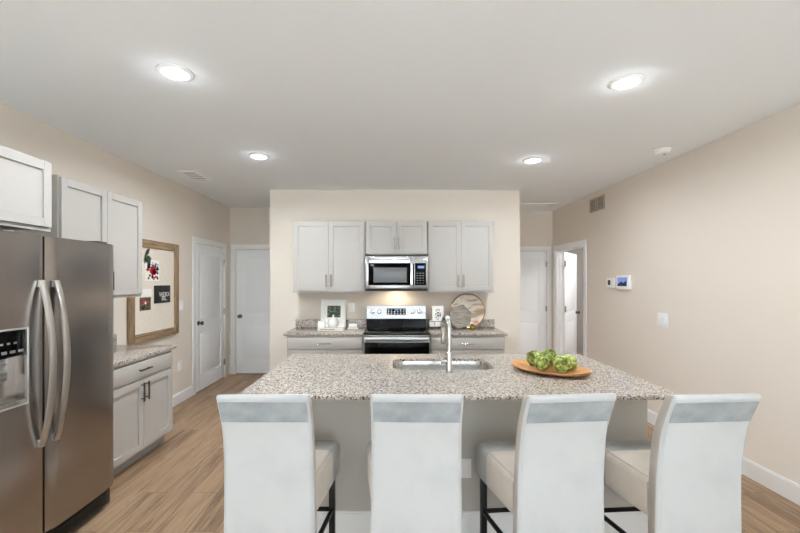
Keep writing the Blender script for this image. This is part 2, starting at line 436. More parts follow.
def upper(label, loc, rz, w, dep, h, pulls='nickel', at_bottom=True, top_trim=True, lip=True):
    t = thing('wall_cabinet', label, 'cabinet', loc, rz)
    m = MB(); m.box(0, 0, 0, w, dep-.002, h)
    if lip: m.box(0, -.004, -.012, w, .02, 0)
    obj('body', m, M['cab'], t)
    mid = w/2; g = .012
    for k, (a, b) in enumerate(((g, mid-.002), (mid+.002, w-g))):
        m = MB(); shaker(m, a, g, b, h-g); d = obj('door', m, M['cab'], t)
        x = mid-.030 if k == 0 else mid+.030
        z0 = .07
        m = MB(); pull_v(m, x, z0, z0+.13); obj('handle', m, M[pulls], d)['label'] = 'slim metal bar pull'
    return t
def base(label, loc, rz, w, dep, h=.882, pulls='nickel'):
    t = thing('base_cabinet', label, 'cabinet', loc, rz)
    m = MB(); m.box(0, 0, .105, w, dep-.002, h); obj('body', m, M['cab'], t)
    m = MB(); m.box(.002, .07, 0, w-.002, dep-.004, .105); obj('toe_kick', m, M['toe'], t)
    mid = w/2; g = .014
    m = MB(); m.box(g, -.02, h-.158, w-g, 0, h-.022, .002); d = obj('drawer', m, M['cab'], t)
    m = MB(); pull_h(m, h-.090, mid-.065, mid+.065); obj('handle', m, M[pulls], d)['label'] = 'metal bar pull'
    for k, (a, b) in enumerate(((g, mid-.002), (mid+.002, w-g))):
        m = MB(); shaker(m, a, .125, b, h-.178); d = obj('door', m, M['cab'], t)
        m = MB(); pull_v(m, mid-.032 if k == 0 else mid+.032, h-.34, h-.21); obj('handle', m, M[pulls], d)['label'] = 'metal bar pull'
    return t
UZ0, UZ1 = 1.395, 2.28
upper('light grey two-door wall cabinet above the framed teapot picture, left of the microwave', (-1.245, BY-.31, UZ0), 0, .905, .31, UZ1-UZ0)
upper('short light grey two-door wall cabinet directly above the microwave', (-.333, BY-.31, 1.862), 0, .776, .31, UZ1-1.862, lip=False)
upper('light grey two-door wall cabinet above the round tray, right of the microwave', (.450, BY-.31, UZ0), 0, .83, .31, UZ1-UZ0)
base('light grey base cabinet left of the range, under the teapot counter', (-1.245, BY-.60, 0), 0, .903, .60)
base('light grey base cabinet right of the range, under the round tray counter', (.455, BY-.60, 0), 0, .88, .60)
# left wall: rotated so local x runs away from the camera, front towards +x
upper('deep greige cabinet above the refrigerator', (-2.165, 1.645, 1.852), PI/2, .89, .503, .43, 'bronze')
upper('tall greige two-door wall cabinet between refrigerator and pinboard', (-2.36, 2.82, UZ0), PI/2, .94, .308, UZ1-UZ0, 'bronze')
base('greige base cabinet with dark pulls, beside the refrigerator', (-2.105, 2.90, 0), PI/2, .915, .563, pulls='bronze')

# countertops
def counter(label, x0, y0, x1, y1, splash, slabel):
    m = MB(); m.box(x0, y0, .884, x1, y1, .914, .004)
    t = obj('countertop', m, M['granite']); tag(t, label, 'countertop')
    m = MB(); m.box(*splash, .003); tag(obj('backsplash', m, M['granite']), slabel, 'backsplash')
counter('speckled granite countertop left of the range, holding the teapot', -1.283, BY-.63, -.339, BY-.001, (-1.283, BY-.022, .9142, -.339, BY-.001, 1.02), 'low granite backsplash strip behind the teapot and framed picture')
counter('speckled granite countertop right of the range, holding the round tray', .454, BY-.63, 1.365, BY-.001, (.454, BY-.022, .9142, 1.365, BY-.001, 1.02), 'low granite backsplash strip behind the round tray')
counter('speckled granite countertop beside the refrigerator, below the pinboard', XL+.001, 2.88, -2.072, 3.85, (XL+.001, 2.88, .9142, XL+.022, 3.85, 1.02), 'low granite backsplash strip on the left wall beside the refrigerator')

# ------------------------------------------------------------------ refrigerator (front towards +x): local x = away from the camera, -y = +x
f = thing('refrigerator', 'stainless steel side-by-side refrigerator with water dispenser', 'refrigerator', (-1.955, 1.825, 0), PI/2)
FW = .91; FZ0 = .15; FZ1 = 1.775; SP = .364
m = MB(); m.box(.004, .004, .03, FW-.004, .66, 1.755, .006); obj('body', m, M['dark'], f)['label'] = 'dark grey cabinet sides'
m = MB(); m.box(.01, -.035, .025, FW-.01, .004, .138, .006)
for k in range(5): m.box(.05, -.040, .045+.018*k, FW-.05, -.034, .052+.018*k)
obj('toe_grille', m, M['black'], f)['label'] = 'black toe grille'
def fridge_door(x0, x1):
    rings = []
    W = x1-x0; n = 14
    prof = [(x0, 0)]
    for k in range(n+1):
        u = k/n; e = min(u, 1-u)*W
        bow = .008*(1-(2*u-1)**2)
        rr = .014; edge = 0 if e >= rr else rr-math.sqrt(max(0, rr*rr-(rr-e)**2))
        prof.append((x0+W*u, -.064-bow+edge))
    prof.append((x1, 0))
    return prof
m = MB(); m.prism_z(fridge_door(SP+.004, FW), FZ0, FZ1); dr = obj('door', m, M['steel'], f)
# freezer door with the dispenser recess cut out of its front
DX0, DX1, DZ0, DZ1 = .040, .238, .905, 1.285
m = MB()
pf = fridge_door(0, SP-.004)
m.prism_z(pf, FZ0, DZ0); m.prism_z(pf, DZ1, FZ1)
def cut(p, lo, hi):
    q = [c for c in p if lo < c[0] < hi]
    def yat(x):
        for (xa, ya), (xb, yb) in zip(p[1:], p[2:-1]):
            if xa <= x <= xb and xb > xa: return ya+(yb-ya)*(x-xa)/(xb-xa)
        return p[1][1]
    return [(lo, 0), (lo, yat(lo+1e-5))] + q + [(hi, yat(hi-1e-5)), (hi, 0)]
m.prism_z(cut(pf, 0, DX0), DZ0, DZ1); m.prism_z(cut(pf, DX1, SP-.004), DZ0, DZ1)
m.box(DX0, -.012, DZ0, DX1, 0, DZ1)
dl = obj('door', m, M['steel'], f)
m = MB(); m.box(DX0+.002, -.068, 1.15, DX1-.002, -.012, DZ1-.004, .006); ds = obj('dispenser_panel', m, M['glass'], dl); ds['label'] = 'black dispenser control panel'
for k in range(4):
    m = MB(); m.box(DX0+.022+k*.044, -.0695, 1.170, DX0+.050+k*.044, -.0678, 1.184, .0006); obj('dispenser_button', m, M['mark'], ds)
m = MB()
for k in range(3): m.box(DX0+.06+k*.035, -.0695, 1.215, DX0+.075+k*.035, -.0678, 1.225)
obj('display_marking', m, M['mark'], ds)
m = MB(); m.frame(DX0-.008, DZ0-.008, DX1+.008, DZ1+.008, .010, -.078, -.060, .003); obj('dispenser_trim', m, M['logo'], dl)['label'] = 'bright trim around the dispenser'
m = MB(); m.box(DX0+.004, -.075, DZ0+.002, DX1-.004, -.014, DZ0+.022, .004)
for k in range(6): m.box(DX0+.02+k*.03, -.072, DZ0+.022, DX0+.03+k*.03, -.018, DZ0+.025)
obj('drip_tray', m, M['nickel'], dl)
m = MB(); m.box(DX0+.07, -.040, 1.03, DX1-.07, -.030, 1.145, .004); obj('dispenser_paddle', m, M['steel_range'], dl)
for x, par in ((SP-.042, dl), (SP+.050, dr)):
    path = []
    for k in range(17):
        u = k/16; z = .645+u*.885
        path.append((x, -.075-.062*math.sin(PI*u)**.8, z))
    m = MB(); m.bar(path, .036, .018)
    for z in (.66, 1.515): m.box(x-.013, -.088, z-.02, x+.013, -.060, z+.02, .004)
    obj('handle', m, M['handle_steel'], par)['label'] = 'bowed brushed metal handle'
lg = Matrix.Translation((FW-.085, -.0655, 1.700)) @ Matrix.Rotation(PI/2, 4, 'X')
text_mesh('logo_lettering', 'Whirlpool', .022, M['logo'], dr, lg)
m = MB(Matrix.Translation((FW-.085, -.0660, 1.706)))
m.tube([(.042*math.cos(a), 0, .015*math.sin(a)+.01*math.cos(a)) for a in [R(200+280*k/20) for k in range(21)]], .0011, 6); obj('logo_swoosh', m, M['logo'], dr)
m = MB(); m.box(.06, -.05, 1.756, .14, .06, 1.785, .004); obj('hinge_cover', m, M['dark'], f)
m = MB(); m.box(FW-.14, -.05, 1.776, FW-.06, .06, 1.790, .004); obj('hinge_cover', m, M['dark'], f)
for x in (.06, FW-.06):
    m = MB(); m.lathe([(.02, 0), (.02, .03)], (x, .05, 0), 12); obj('foot', m, M['black'], f)

# ------------------------------------------------------------------ range
RX0 = -.333; RW = .778
r = thing('range', 'stainless steel electric range with black glass cooktop', 'range', (RX0, BY-.68, 0))
m = MB(); m.box(0, .03, .10, RW, .655, .898, .003); m.box(.02, .08, 0, RW-.02, .64, .10); obj('body', m, M['dark'], r)
m = MB(); m.box(-.0005, .0, .899, RW+.0005, .58, .918, .004); obj('cooktop', m, M['glass'], r)['label'] = 'black ceramic glass cooktop'
for x, y, q in ((.2, .16, .10), (.58, .16, .085), (.2, .42, .075), (.58, .42, .10)):
    pts = [[(x+rr*math.cos(2*PI*k/40), y+rr*math.sin(2*PI*k/40), zz) for k in range(40)] for rr, zz in ((q, .9183), (q-.003, .9186))]
    m = MB(); m.loft(pts, cap=False); obj('burner_ring', m, M['mark'], r)
m = MB(); m.box(0, -.002, .886, RW, .01, .899, .002); obj('cooktop_trim', m, M['steel_range'], r)
m = MB(); m.prism_x([(.58, .90), (.655, .90), (.655, 1.20), (.615, 1.20), (.59, 1.035)], 0, RW); bg = obj('backguard', m, M['glass'], r); bg['label'] = 'raised control panel behind the cooktop'
m = MB(); m.prism_x([(.588, 1.035), (.592, 1.033), (.6155, 1.196), (.650, 1.201), (.650, 1.204), (.611, 1.203)], .002, RW-.002); obj('control_panel', m, M['steel_range'], bg)
tilt = Matrix.Translation((0, .5995, 1.12)) @ Matrix.Rotation(-math.atan2(.023, .165), 4, 'X')
m = MB(tilt); m.box(.265, -.0035, -.035, .515, .002, .048, .001); dp = obj('display', m, M['glass'], bg); dp['label'] = 'black clock and key display'
m = MB(tilt)
for i in range(6):
    for j in range(3):
        if i in (2, 3) and j == 2: continue
        m.box(.278+i*.040, -.0042, -.026+j*.024, .296+i*.040, -.0033, -.016+j*.024)
obj('display_lettering', m, M['digits'], dp)
m = MB(tilt); m.box(.365, -.0044, .020, .420, -.0033, .038); obj('clock', m, M['screen'], dp)
for x in (.075, .165, .605, .695):
    m = MB(tilt); m.disc_y([(.028,0),(.028,.008),(.023,.012),(.021,.030),(.016,.033),(0,.033)], (x, 0, .004), 20); m.box(x-.004, -.036, -.018, x+.004, -.030, .026)
    obj('control_knob', m, M['logo'], bg)
m = MB(); m.box(.004, 0, .305, RW-.004, .03, .880, .004); od = obj('oven_door', m, M['steel_range'], r)
m = MB(); m.box(.012, -.004, .33, RW-.012, .0, .815, .002); obj('oven_window', m, M['glass'], od)['label'] = 'black glass oven door front'
m = MB(); m.bar([(.025, -.052, .852), (RW-.025, -.052, .852)], .022, .045, (0,1,0))
for x in (.05, RW-.05): m.box(x-.012, -.05, .84, x+.012, .0, .864, .003)
obj('handle', m, M['steel_range'], od)['label'] = 'wide stainless handle bar'
m = MB(); m.box(.004, 0, .105, RW-.004, .03, .298, .004); dw = obj('drawer', m, M['steel_range'], r)

# ------------------------------------------------------------------ microwave
MZ = 1.415; MH = .425; MD = .40
mw = thing('microwave', 'stainless over-the-range microwave with black glass door', 'microwave', (RX0, BY-.003-MD, MZ))
m = MB(); m.box(0, .02, 0, RW-.002, MD, MH, .003); obj('body', m, M['dark'], mw)
DW = .60
m = MB(); m.frame(.002, .018, DW, MH-.002, .05, -.012, .02, .004); m.box(.05, .0, .066, DW-.048, .02, MH-.05); md = obj('door', m, M['steel_range'], mw)
m = MB(); m.box(.042, -.016, .062, DW+.0, -.002, MH-.090, .003); wn = obj('door_glass', m, M['glass'], md)
m = MB(); m.box(.105, -.0185, .095, DW-.085, -.0155, MH-.145, .002); obj('window_screen', m, M['win'], wn)['label'] = 'grey perforated viewing window'
m = MB(); m.bar([(DW-.028, -.050, .068), (DW-.028, -.058, .2), (DW-.028, -.050, MH-.095)], .028, .018)
for z in (.09, MH-.115): m.box(DW-.038, -.048, z-.012, DW-.018, -.012, z+.012, .002)
obj('handle', m, M['chrome'], md)['label'] = 'vertical bar handle'
m = MB(); m.box(DW+.004, -.012, .018, RW-.004, .02, MH-.002, .004); cp = obj('control_panel', m, M['steel_range'], mw)
m = MB(); m.box(DW+.016, -.016, .062, RW-.026, -.010, MH-.090, .002); kp = obj('keypad', m, M['glass'], cp)
m = MB(); m.box(DW+.05, -.0172, MH-.155, RW-.05, -.0158, MH-.125); obj('clock_display', m, M['screen'], kp)
m = MB()
for i in range(3):
    for j in range(5): m.box(DW+.036+i*.036, -.0168, .085+j*.030, DW+.056+i*.036, -.0158, .094+j*.030)
obj('key_marking', m, M['mark'], kp)
m = MB(); m.box(DW*.5-.035+.05, -.0135, MH-.045, DW*.5+.035+.05, -.0118, MH-.032, .0005); obj('logo_badge', m, M['logo'], md)
m = MB(); m.box(.01, .01, -.010, RW-.012, MD-.02, -.0002); vb = obj('vent_base', m, M['black'], mw)
m = MB(); m.box(.28, .20, -.0125, .50, .26, -.0102); hl = obj('cooktop_lamp', m, M['hoodlens'], vb)
area('cooktop_lamp_light', (.39, .23, -.016), (R(18), 0, 0), .22, .06, 1.3, (1, .82, .6), mw)

# ------------------------------------------------------------------ island
IX0, IX1, IY0, IY1 = -.838, 1.575, 2.145, 3.375
BI = (-.795, 2.43, 1.552, 3.335)
isl = thing('kitchen_island', 'large island with white seating side panel under the granite top', 'island', ((BI[0]+BI[2])/2, (BI[1]+BI[3])/2, 0))
o_ = isl.location; hx = (BI[2]-BI[0])/2; hy = (BI[3]-BI[1])/2
M['island'] = mat('island_panel_paint', srgb(190, 186, 179), .45)
m = MB(); tk = .03
m.box(-hx, -hy, .0, hx, -hy+tk, .8915); m.box(-hx, -hy+tk, 0, -hx+tk, hy, .8915); m.box(hx-tk, -hy+tk, 0, hx, hy, .8915)
m.box(-hx+tk, hy-tk, .1, hx-tk, hy, .8915); m.box(-hx+tk, -hy+tk, .1, hx-tk, hy-tk, .13)
obj('body', m, M['island'], isl)
m = MB()
for z0, z1, t in ((0, .123, .016), (.123, .135, .010)):
    m.box(-hx-t, -hy-t, z0, hx+t, -hy, z1); m.box(-hx-t, -hy, z0, -hx, hy, z1); m.box(hx, -hy, z0, hx+t, hy, z1)
obj('base_trim', m, M['trim'], isl)['label'] = 'white baseboard around the foot'
for k in range(3):
    a = -hx+.05+k*(2*hx-.1)/3; b = a+(2*hx-.1)/3
    m = MB(Matrix.Rotation(PI, 4, 'Z') @ Matrix.Translation((0, -hy, 0))); shaker(m, a+.004, .125, b-.004, .86); d = obj('door', m, M['cab'], isl)
    m = MB(Matrix.Rotation(PI, 4, 'Z') @ Matrix.Translation((0, -hy, 0))); pull_v(m, b-.04, .65, .78); obj('handle', m, M['nickel'], d)
ox = .445-o_.x
m = MB(); m.box(ox-.036, -hy-.006, .335, ox+.036, -hy, .45, .002)
for z in (.368, .417): m.box(ox-.017, -hy-.008, z-.014, ox+.017, -hy-.006, z+.014, .001)
obj('outlet', m, M['white'], isl)['label'] = 'white outlet plate'
# countertop with sink cut-out
SX0, SX1, SY0, SY1 = .005, .728, 2.77, 3.17
SCX, SCY = (SX0+SX1)/2, (SY0+SY1)/2
inner = rrect(SX1-SX0, SY1-SY0, .10, 10, SCX, SCY)
def to_rect(p, x0, y0, x1, y1):
    dx, dy = p[0]-SCX, p[1]-SCY
    s = 1e9
    if dx > 1e-9: s = min(s, (x1-SCX)/dx)
    if dx < -1e-9: s = min(s, (x0-SCX)/dx)
    if dy > 1e-9: s = min(s, (y1-SCY)/dy)
    if dy < -1e-9: s = min(s, (y0-SCY)/dy)
    return [SCX+dx*s, SCY+dy*s]
outer = [to_rect(p, IX0, IY0, IX1, IY1) for p in inner]
for c in ((IX0, IY0), (IX1, IY0), (IX1, IY1), (IX0, IY1)):
    i = min(range(len(outer)), key=lambda k: (outer[k][0]-c[0])**2+(outer[k][1]-c[1])**2)
    outer[i] = list(c)
def inset(p, e): return (min(max(p[0], IX0+e), IX1-e), min(max(p[1], IY0+e), IY1-e))
m = MB()
ZT, ZB = .914, .892
rings = [[(x, y, ZB) for x, y in inner], [(x, y, ZT) for x, y in inner], [(*inset(p, .004), ZT) for p in outer],
         [(p[0], p[1], ZT-.004) for p in outer], [(p[0], p[1], ZB) for p in outer], [(x, y, ZB) for x, y in inner]]
m.loft(rings, cap=False); bmesh.ops.remove_doubles(m.bm, verts=m.bm.verts[:], dist=1e-6)
ct = obj('island_countertop', m, M['granite'], angle=20); tag(ct, 'large speckled granite island top with undermount sink', 'countertop')
# sink
sk = thing('kitchen_sink', 'undermount stainless steel sink in the island top', 'sink', (SCX, SCY, .665))
W_, H_ = SX1-SX0, SY1-SY0
def rr3(w, h, r, z): return [(x, y, z) for x, y in rrect(w, h, r, 8)]
m = MB(); m.loft([rr3(W_+.05, H_+.05, .12, .2265), rr3(W_+.006, H_+.006, .10, .2265), rr3(W_-.006, H_-.006, .095, .19), rr3(W_-.03, H_-.03, .09, .03),
                  rr3(W_-.09, H_-.09, .06, .004), rr3(.12, .12, .0599, .0)], cap=False)
m.loft([rr3(.12, .12, .0599, 0), rr3(.1, .1, .0499, -.004)], cap=False); m._f([m._v(p) for p in rr3(.1, .1, .0499, -.004)])
m.loft([rr3(W_+.05, H_+.05, .12, .2265), rr3(W_+.05, H_+.05, .12, .2235), rr3(W_+.012, H_+.012, .10, .2235), rr3(W_-.024, H_-.024, .09, .02), rr3(W_-.086, H_-.086, .06, -.004)], cap=False)
obj('basin', m, M['sink'], sk, 50)
m = MB(); m.lathe([(.045, -.003), (.045, .003), (.036, .004), (.03, -.001), (0, -.001)], (0, 0, 0), 24); obj('drain', m, M['chrome'], sk)
# faucet: stands on the seating side, spout reaching away over the basin
fc = thing('faucet', 'tall chrome gooseneck faucet with side lever at the sink', 'faucet', (.385, 2.70, .9145), R(6))
m = MB(); m.lathe([(.029, 0), (.029, .006), (.024, .012), (.022, .015), (.022, .125), (.020, .132), (.015, .137), (0, .137)], (0, 0, 0), 24); obj('base', m, M['chrome'], fc)
path = [(0, 0, .13), (0, 0, .22), (0, 0, .28)]
for k in range(1, 15):
    a = PI*k/14; path.append((0, .085-.085*math.cos(a), .28+.085*math.sin(a)))
path.append((0, .17, .25))
m = MB(); m.tube(path, .0160, 14); sp = obj('spout', m, M['chrome'], fc)
m = MB(); m.lathe([(.016, 0), (.018, -.01), (.019, -.07), (.017, -.085), (.012, -.087)], (0, .17, .252), 16); obj('spray_head', m, M['nickel'], sp)
m = MB(); m.tube([(-.018, 0, .075), (-.055, 0, .075)], .017, 14); m.tube([(-.050, 0, .085), (-.066, 0, .11), (-.072, 0, .155)], [.007, .006, .005], 10); obj('lever', m, M['chrome'], fc)

# ------------------------------------------------------------------ counter stools
def stool(label):
    t = thing('counter_stool', label, 'stool', (0,0,0), 0, 'velvet counter stools along the island')
    # back: swept rounded slab, local -y towards the camera
    prof = [(.375, -.182), (.45, -.182), (.55, -.182), (.65, -.184), (.73, -.190), (.82, -.201), (.89, -.217), (.95, -.239), (1.020, -.270)]
    th = .072; W = .396
    rings = []
    def ring(z, y, w, t_, tz=0):
        return [(x, y+yy, z+tz*yy) for x, yy in rrect(w, t_, min(.022, t_*.35), 4)]
    rings.append(ring(.365, -.182, W-.03, th-.03))
    for i, (z, y) in enumerate(prof): rings.append(ring(z, y, W+.012*max(0, min(1, (.86-z)/.4)), th, .0 if z < .8 else -.25*(z-.8)/.25))
    for dz, k in ((.012, .97), (.020, .90), (.025, .78)):
        rings.append([(x*(1-(1-k)*.12), -.275+yy*k-.002, 1.020+dz-.25*yy*k) for x, yy in rrect(W, th, .022, 4)])
    m = MB(); m.loft(rings); bmesh.ops.recalc_face_normals(m.bm, faces=m.bm.faces[:]); m.bm.normal_update()
    for f in m.bm.faces: f.material_index = 0 if (f.normal.y < -.55 or f.normal.z > .6) else 1  # side and front faces take the velvet with shade painted in
    bk = obj('backrest', m, [M['velvet'], M['velvet_shaded_side']], t, 50)
    # brushed band across the rear face near its top
    m = MB()
    def yrear(z):
        for (za, ya), (zb, yb) in zip(prof, prof[1:]):
            if za <= z <= zb: y = ya+(yb-ya)*(z-za)/(zb-za); break
        return y-th/2-.0006
    bw = W/2-.012
    zs = [.922, .935, .950, .965, .985, 1.0195]
    m.loft([[(-bw, yrear(z), z), (bw, yrear(z), z), (bw, yrear(z)+.003, z), (-bw, yrear(z)+.003, z)] for z in zs])
    obj('back_band', m, M['velvet_band'], bk)['label'] = 'greyer brushed band across the top of the back'
    m = MB()
    for s in (-1, 1):
        m.tube([(s*(W/2-.012), yrear(z)+.001, z) for z in [.42+.06*k for k in range(9)]], .0010, 6)
    m.tube([(-W/2+.012, yrear(.920)+.001, .920), (W/2-.012, yrear(.920)+.001, .920)], .0012, 6)
    obj('back_piping', m, M['velvet'], bk)
    # seat: rounded box with a rolled front
    SW = .515
    def swid(y): return W+.006 + (SW-W-.006)*max(0, min(1, (y+.15)/.36)) - .012*max(0, min(1, (y-.24)/.03))
    def srings(rows):
        out = []
        for y, top, bot in rows:
            h = top-bot; out.append([(x, y, (top+bot)/2+zz) for x, zz in rrect(swid(y), h, min(.036, h*.45), 5)])
        return out
    m = MB(); m.loft(srings([(-.150, .636, .452), (-.12, .640, .448), (.05, .647, .452), (.10, .649, .454)])); st = obj('seat', m, M['velvet_shaded_seat'], t, 50)
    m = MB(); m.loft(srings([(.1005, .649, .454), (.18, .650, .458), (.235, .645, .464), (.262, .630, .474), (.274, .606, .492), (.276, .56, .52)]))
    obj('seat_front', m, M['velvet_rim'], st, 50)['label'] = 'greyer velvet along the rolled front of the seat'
    for s in (-1, 1):
        m = MB(); m.tube([(s*(swid(-.145+.015*k)/2-.010), -.145+.015*k, .636+.0008*k) for k in range(17)], .0022, 6)
        obj('seat_piping', m, M['velvet_rim'], st)
    for s in (-1, 1):
        for y in (.225, -.165):
            m = MB(); xx = s*(SW/2-.042) if y > 0 else s*(W/2-.03)
            m.box(xx-.016, y-.016, 0, xx+.016, y+.016, .47 if y > 0 else .40, .002); obj('leg', m, M['blackmetal'], t)
    for s in (-1, 1):
        a, b = (s*(SW/2-.042), .215), (s*(W/2-.03), -.155)
        m = MB(); m.bar([(a[0], a[1], .27), (b[0], b[1], .27)], .020, .020, (0,0,1)); obj('stretcher', m, M['blackmetal'], t)
    m = MB(); m.bar([(-SW/2+.04, .225, .27), (SW/2-.04, .225, .27)], .020, .020, (0,0,1)); obj('footrest', m, M['blackmetal'], t)
    m = MB(); m.bar([(-W/2+.04, -.165, .27), (W/2-.04, -.165, .27)], .020, .020, (0,0,1)); obj('stretcher', m, M['blackmetal'], t)
    return t
s0 = stool('leftmost grey velvet counter stool, in front of the floor-side end of the island')
spots = [(-.546, 1.985, 0, 'grey velvet counter stool at the far left of the row, beside the open floor'),
         (.113, 1.985, -1.5, 'second grey velvet counter stool from the left, in front of the sink and faucet'),
         (.735, 1.985, 5, 'third grey velvet counter stool from the left, in front of the artichoke tray'),
         (1.350, 1.985, 4, 'grey velvet counter stool at the right end of the row, near the bare beige wall')]
for i, (x, y, a, lab) in enumerate(spots):
    t = s0 if i == 0 else copy_tree(s0)
    t.location = (x, y, 0); t.rotation_euler = (0, 0, R(a)); t['label'] = lab

# ------------------------------------------------------------------ tray and artichokes
TRX, TRY, TRA = 1.068, 2.715, math.atan2(-.39, .37)
tr = thing('serving_tray', 'long oval honey-coloured wooden tray on the island, holding artichokes', 'tray', (TRX, TRY, .9145), TRA)
m = MB(); rings = []
def lens(a, b, z, n=48):
    out = []
    for k in range(n):
        th = 2*PI*k/n; c, s = math.cos(th), math.sin(th)
        out.append((a*c, b*s*(1-.10*abs(c)**2), z + .008*abs(c)**4))
    return out
for a, b, z in ((.15, .09, 0), (.20, .12, .003), (.255, .180, .019), (.268, .192, .028), (.270, .194, .031), (.266, .190, .033), (.25, .176, .022), (.19, .135, .011), (.12, .08, .008)):
    rings.append(lens(a, b, z if z > .005 else z) if z > .02 else [(x, y, z) for x, y, _ in lens(a, b, z)])
m.loft(rings); obj('bowl', m, M['tray_wood'], tr, 60)

def artichoke(seed, r=.052):
    rnd = random.Random(seed)
    m = MB(); tips = []
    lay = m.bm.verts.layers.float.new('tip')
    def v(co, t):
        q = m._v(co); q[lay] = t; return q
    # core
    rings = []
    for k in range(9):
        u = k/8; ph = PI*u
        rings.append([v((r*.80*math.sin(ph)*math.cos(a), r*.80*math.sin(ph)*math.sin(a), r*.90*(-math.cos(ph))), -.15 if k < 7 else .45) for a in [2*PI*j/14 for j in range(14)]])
    for a, b in zip(rings, rings[1:]):
        for j in range(14): m._f([a[j], a[(j+1) % 14], b[(j+1) % 14], b[j]])
    rows = [(-.60, 5, 1.02, .90), (-.18, 5, 1.10, 1.1), (.20, 5, 1.02, 1.0), (.55, 4, .82, .90), (.82, 3, .45, .7)]
    for ri, (zc, n, k, ln) in enumerate(rows):
        for j in range(n):
            a0 = 2*PI*(j+.5*(ri % 2))/n + rnd.uniform(-.1, .1)
            rad = math.sqrt(max(.05, 1-zc*zc))
            hw = 1.2*r*min(1, rad*1.1)
            cx, sx = math.cos(a0), math.sin(a0)
            T = Vector((-sx, cx, 0)); O = Vector((cx, sx, 0))
            L_ = ln*r*rnd.uniform(.92, 1.08)
            flare = rnd.uniform(.18, .40)
            pts = []
            for u, wd in ((0, .75), (.3, 1.0), (.6, .85), (.85, .42), (1.0, .08)):
                z = zc*r*.9 - .25*r + L_*u
                zz = max(-1, min(1, z/(r*.98)))
                rr = r*k*math.sqrt(max(.02, 1-zz*zz*.92))*.97 + flare*r*u*u
                row = []
                for s_ in (-1, -.5, 0, .5, 1):
                    p = O*(rr - .20*hw*abs(s_)**2) + T*(s_*hw*wd*.62) + Vector((0, 0, z))
                    row.append(v(p, (.05+.78*u**1.1)*(1-.75*abs(s_)**3)))  # dark bract bases paint the shade in the gaps; dark edges are their own
                pts.append(row)
            inn = []
            for row, u in zip(pts, (0, .3, .6, .85, 1)):
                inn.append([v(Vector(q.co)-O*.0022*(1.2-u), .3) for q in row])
            for A, B, flip in ((pts, pts, 0), (inn, inn, 1)):
                for x in range(4):
                    for y in range(4):
                        q = [A[x][y], A[x][y+1], A[x+1][y+1], A[x+1][y]]
                        m._f(q if not flip else q[::-1])
            for x in range(4):
                m._f([pts[x][0], pts[x+1][0], inn[x+1][0], inn[x][0]]); m._f([pts[x][4], inn[x][4], inn[x+1][4], pts[x+1][4]])
            for y in range(4): m._f([pts[4][y], pts[4][y+1], inn[4][y+1], inn[4][y]])
    return m
def place_arti(x, y, z, tilt, dirn, sc, seed, label):
    t = thing('artichoke', label, 'artichoke', (x, y, z), 0, 'artichokes in the wooden tray')
    mb = artichoke(seed)
    o = obj('leaf_head', mb, M['arti'], t, 60)
    ms = MB(); ms.lathe([(.010, -.062), (.011, -.058), (.012, -.045), (.018, -.036)], (0, 0, 0), 12); obj('stem', ms, M['arti_stem'], t)
    t.rotation_mode = 'ZXY'
    ax = Vector((math.cos(R(dirn)), math.sin(R(dirn)), 0))           # direction the tip leans towards
    q = Vector((0, 0, 1)).rotation_difference((ax*math.sin(R(tilt)) + Vector((0, 0, math.cos(R(tilt))))).normalized())
    t.rotation_mode = 'QUATERNION'; t.rotation_quaternion = q; t.scale = (sc, sc, sc)
ZA = .9145+.067
for i, (x, y, z, ti, di, sc, lab) in enumerate([
    (1.005, 2.820, ZA+.002, 58, -130, .94, 'artichoke at the left end of the heap in the tray'),
    (1.005, 2.690, ZA-.002, 64, -80, .90, 'front artichoke left of the middle, tip facing the stools'),
    (1.115, 2.625, ZA+.003, 66, -100, .99, 'big front artichoke with open centre, right of the middle'),
    (1.200, 2.715, ZA-.004, 60, -20, .88, 'bright green artichoke at the right end of the heap'),
    (1.116, 2.850, ZA+.008, 50, 80, .92, 'artichoke at the very back of the heap, nearest the hallway doors'),
    (1.088, 2.757, ZA+.030, 45, -95, .80, 'artichoke resting on the others in the middle of the heap')]):
    place_arti(x, y, z, ti, di, sc, 20+i, lab)

# ------------------------------------------------------------------ back counter, left: picture, teapot, book, candle, dish
def px(x, y, d): return ((x-392)*d/400, d, CAM_Z-(y-281)*d/400)
CT = .9145
bkx = -.76
b_ = thing('book', 'pale closed book lying under the teapot', 'book', (bkx, 5.02, CT), R(-2))
m = MB(); m.box(-.155, -.095, 0, .155, .095, .004, .001); m.box(-.155, -.095, .028, .155, .095, .032, .001); m.box(-.155, -.095, .004, .155, -.091, .028); obj('cover', m, M['book'], b_)
m = MB(); m.box(-.150, -.0905, .0042, .150, .090, .0278); obj('pages', m, M['paper'], b_)
m = MB()
for a, b in ((-.12, -.085), (-.08, -.03), (-.022, .012), (.018, .055)): m.box(a, -.0957, .011, b, -.0949, .020)
obj('spine_lettering', m, M['mark'], b_)
# framed picture leaning on the backsplash
P = thing('framed_picture', 'white framed photo of dark foliage leaning behind the teapot', 'picture', (-.775, 5.262, CT))
lean = Matrix.Rotation(R(-8), 4, 'X')
m = MB(lean); m.frame(-.165, 0, .165, .375, .022, -.010, .012, .002); obj('frame', m, M['white'], P)
m = MB(lean); m.box(-.144, -.002, .021, .144, .010, .354); mt = obj('mat_board', m, M['paper'], P)
m = MB(lean); m.box(-.080, -.0035, .135, .095, -.0015, .290); obj('photo', m, M['photo'], mt)['label'] = 'dark green foliage photograph'
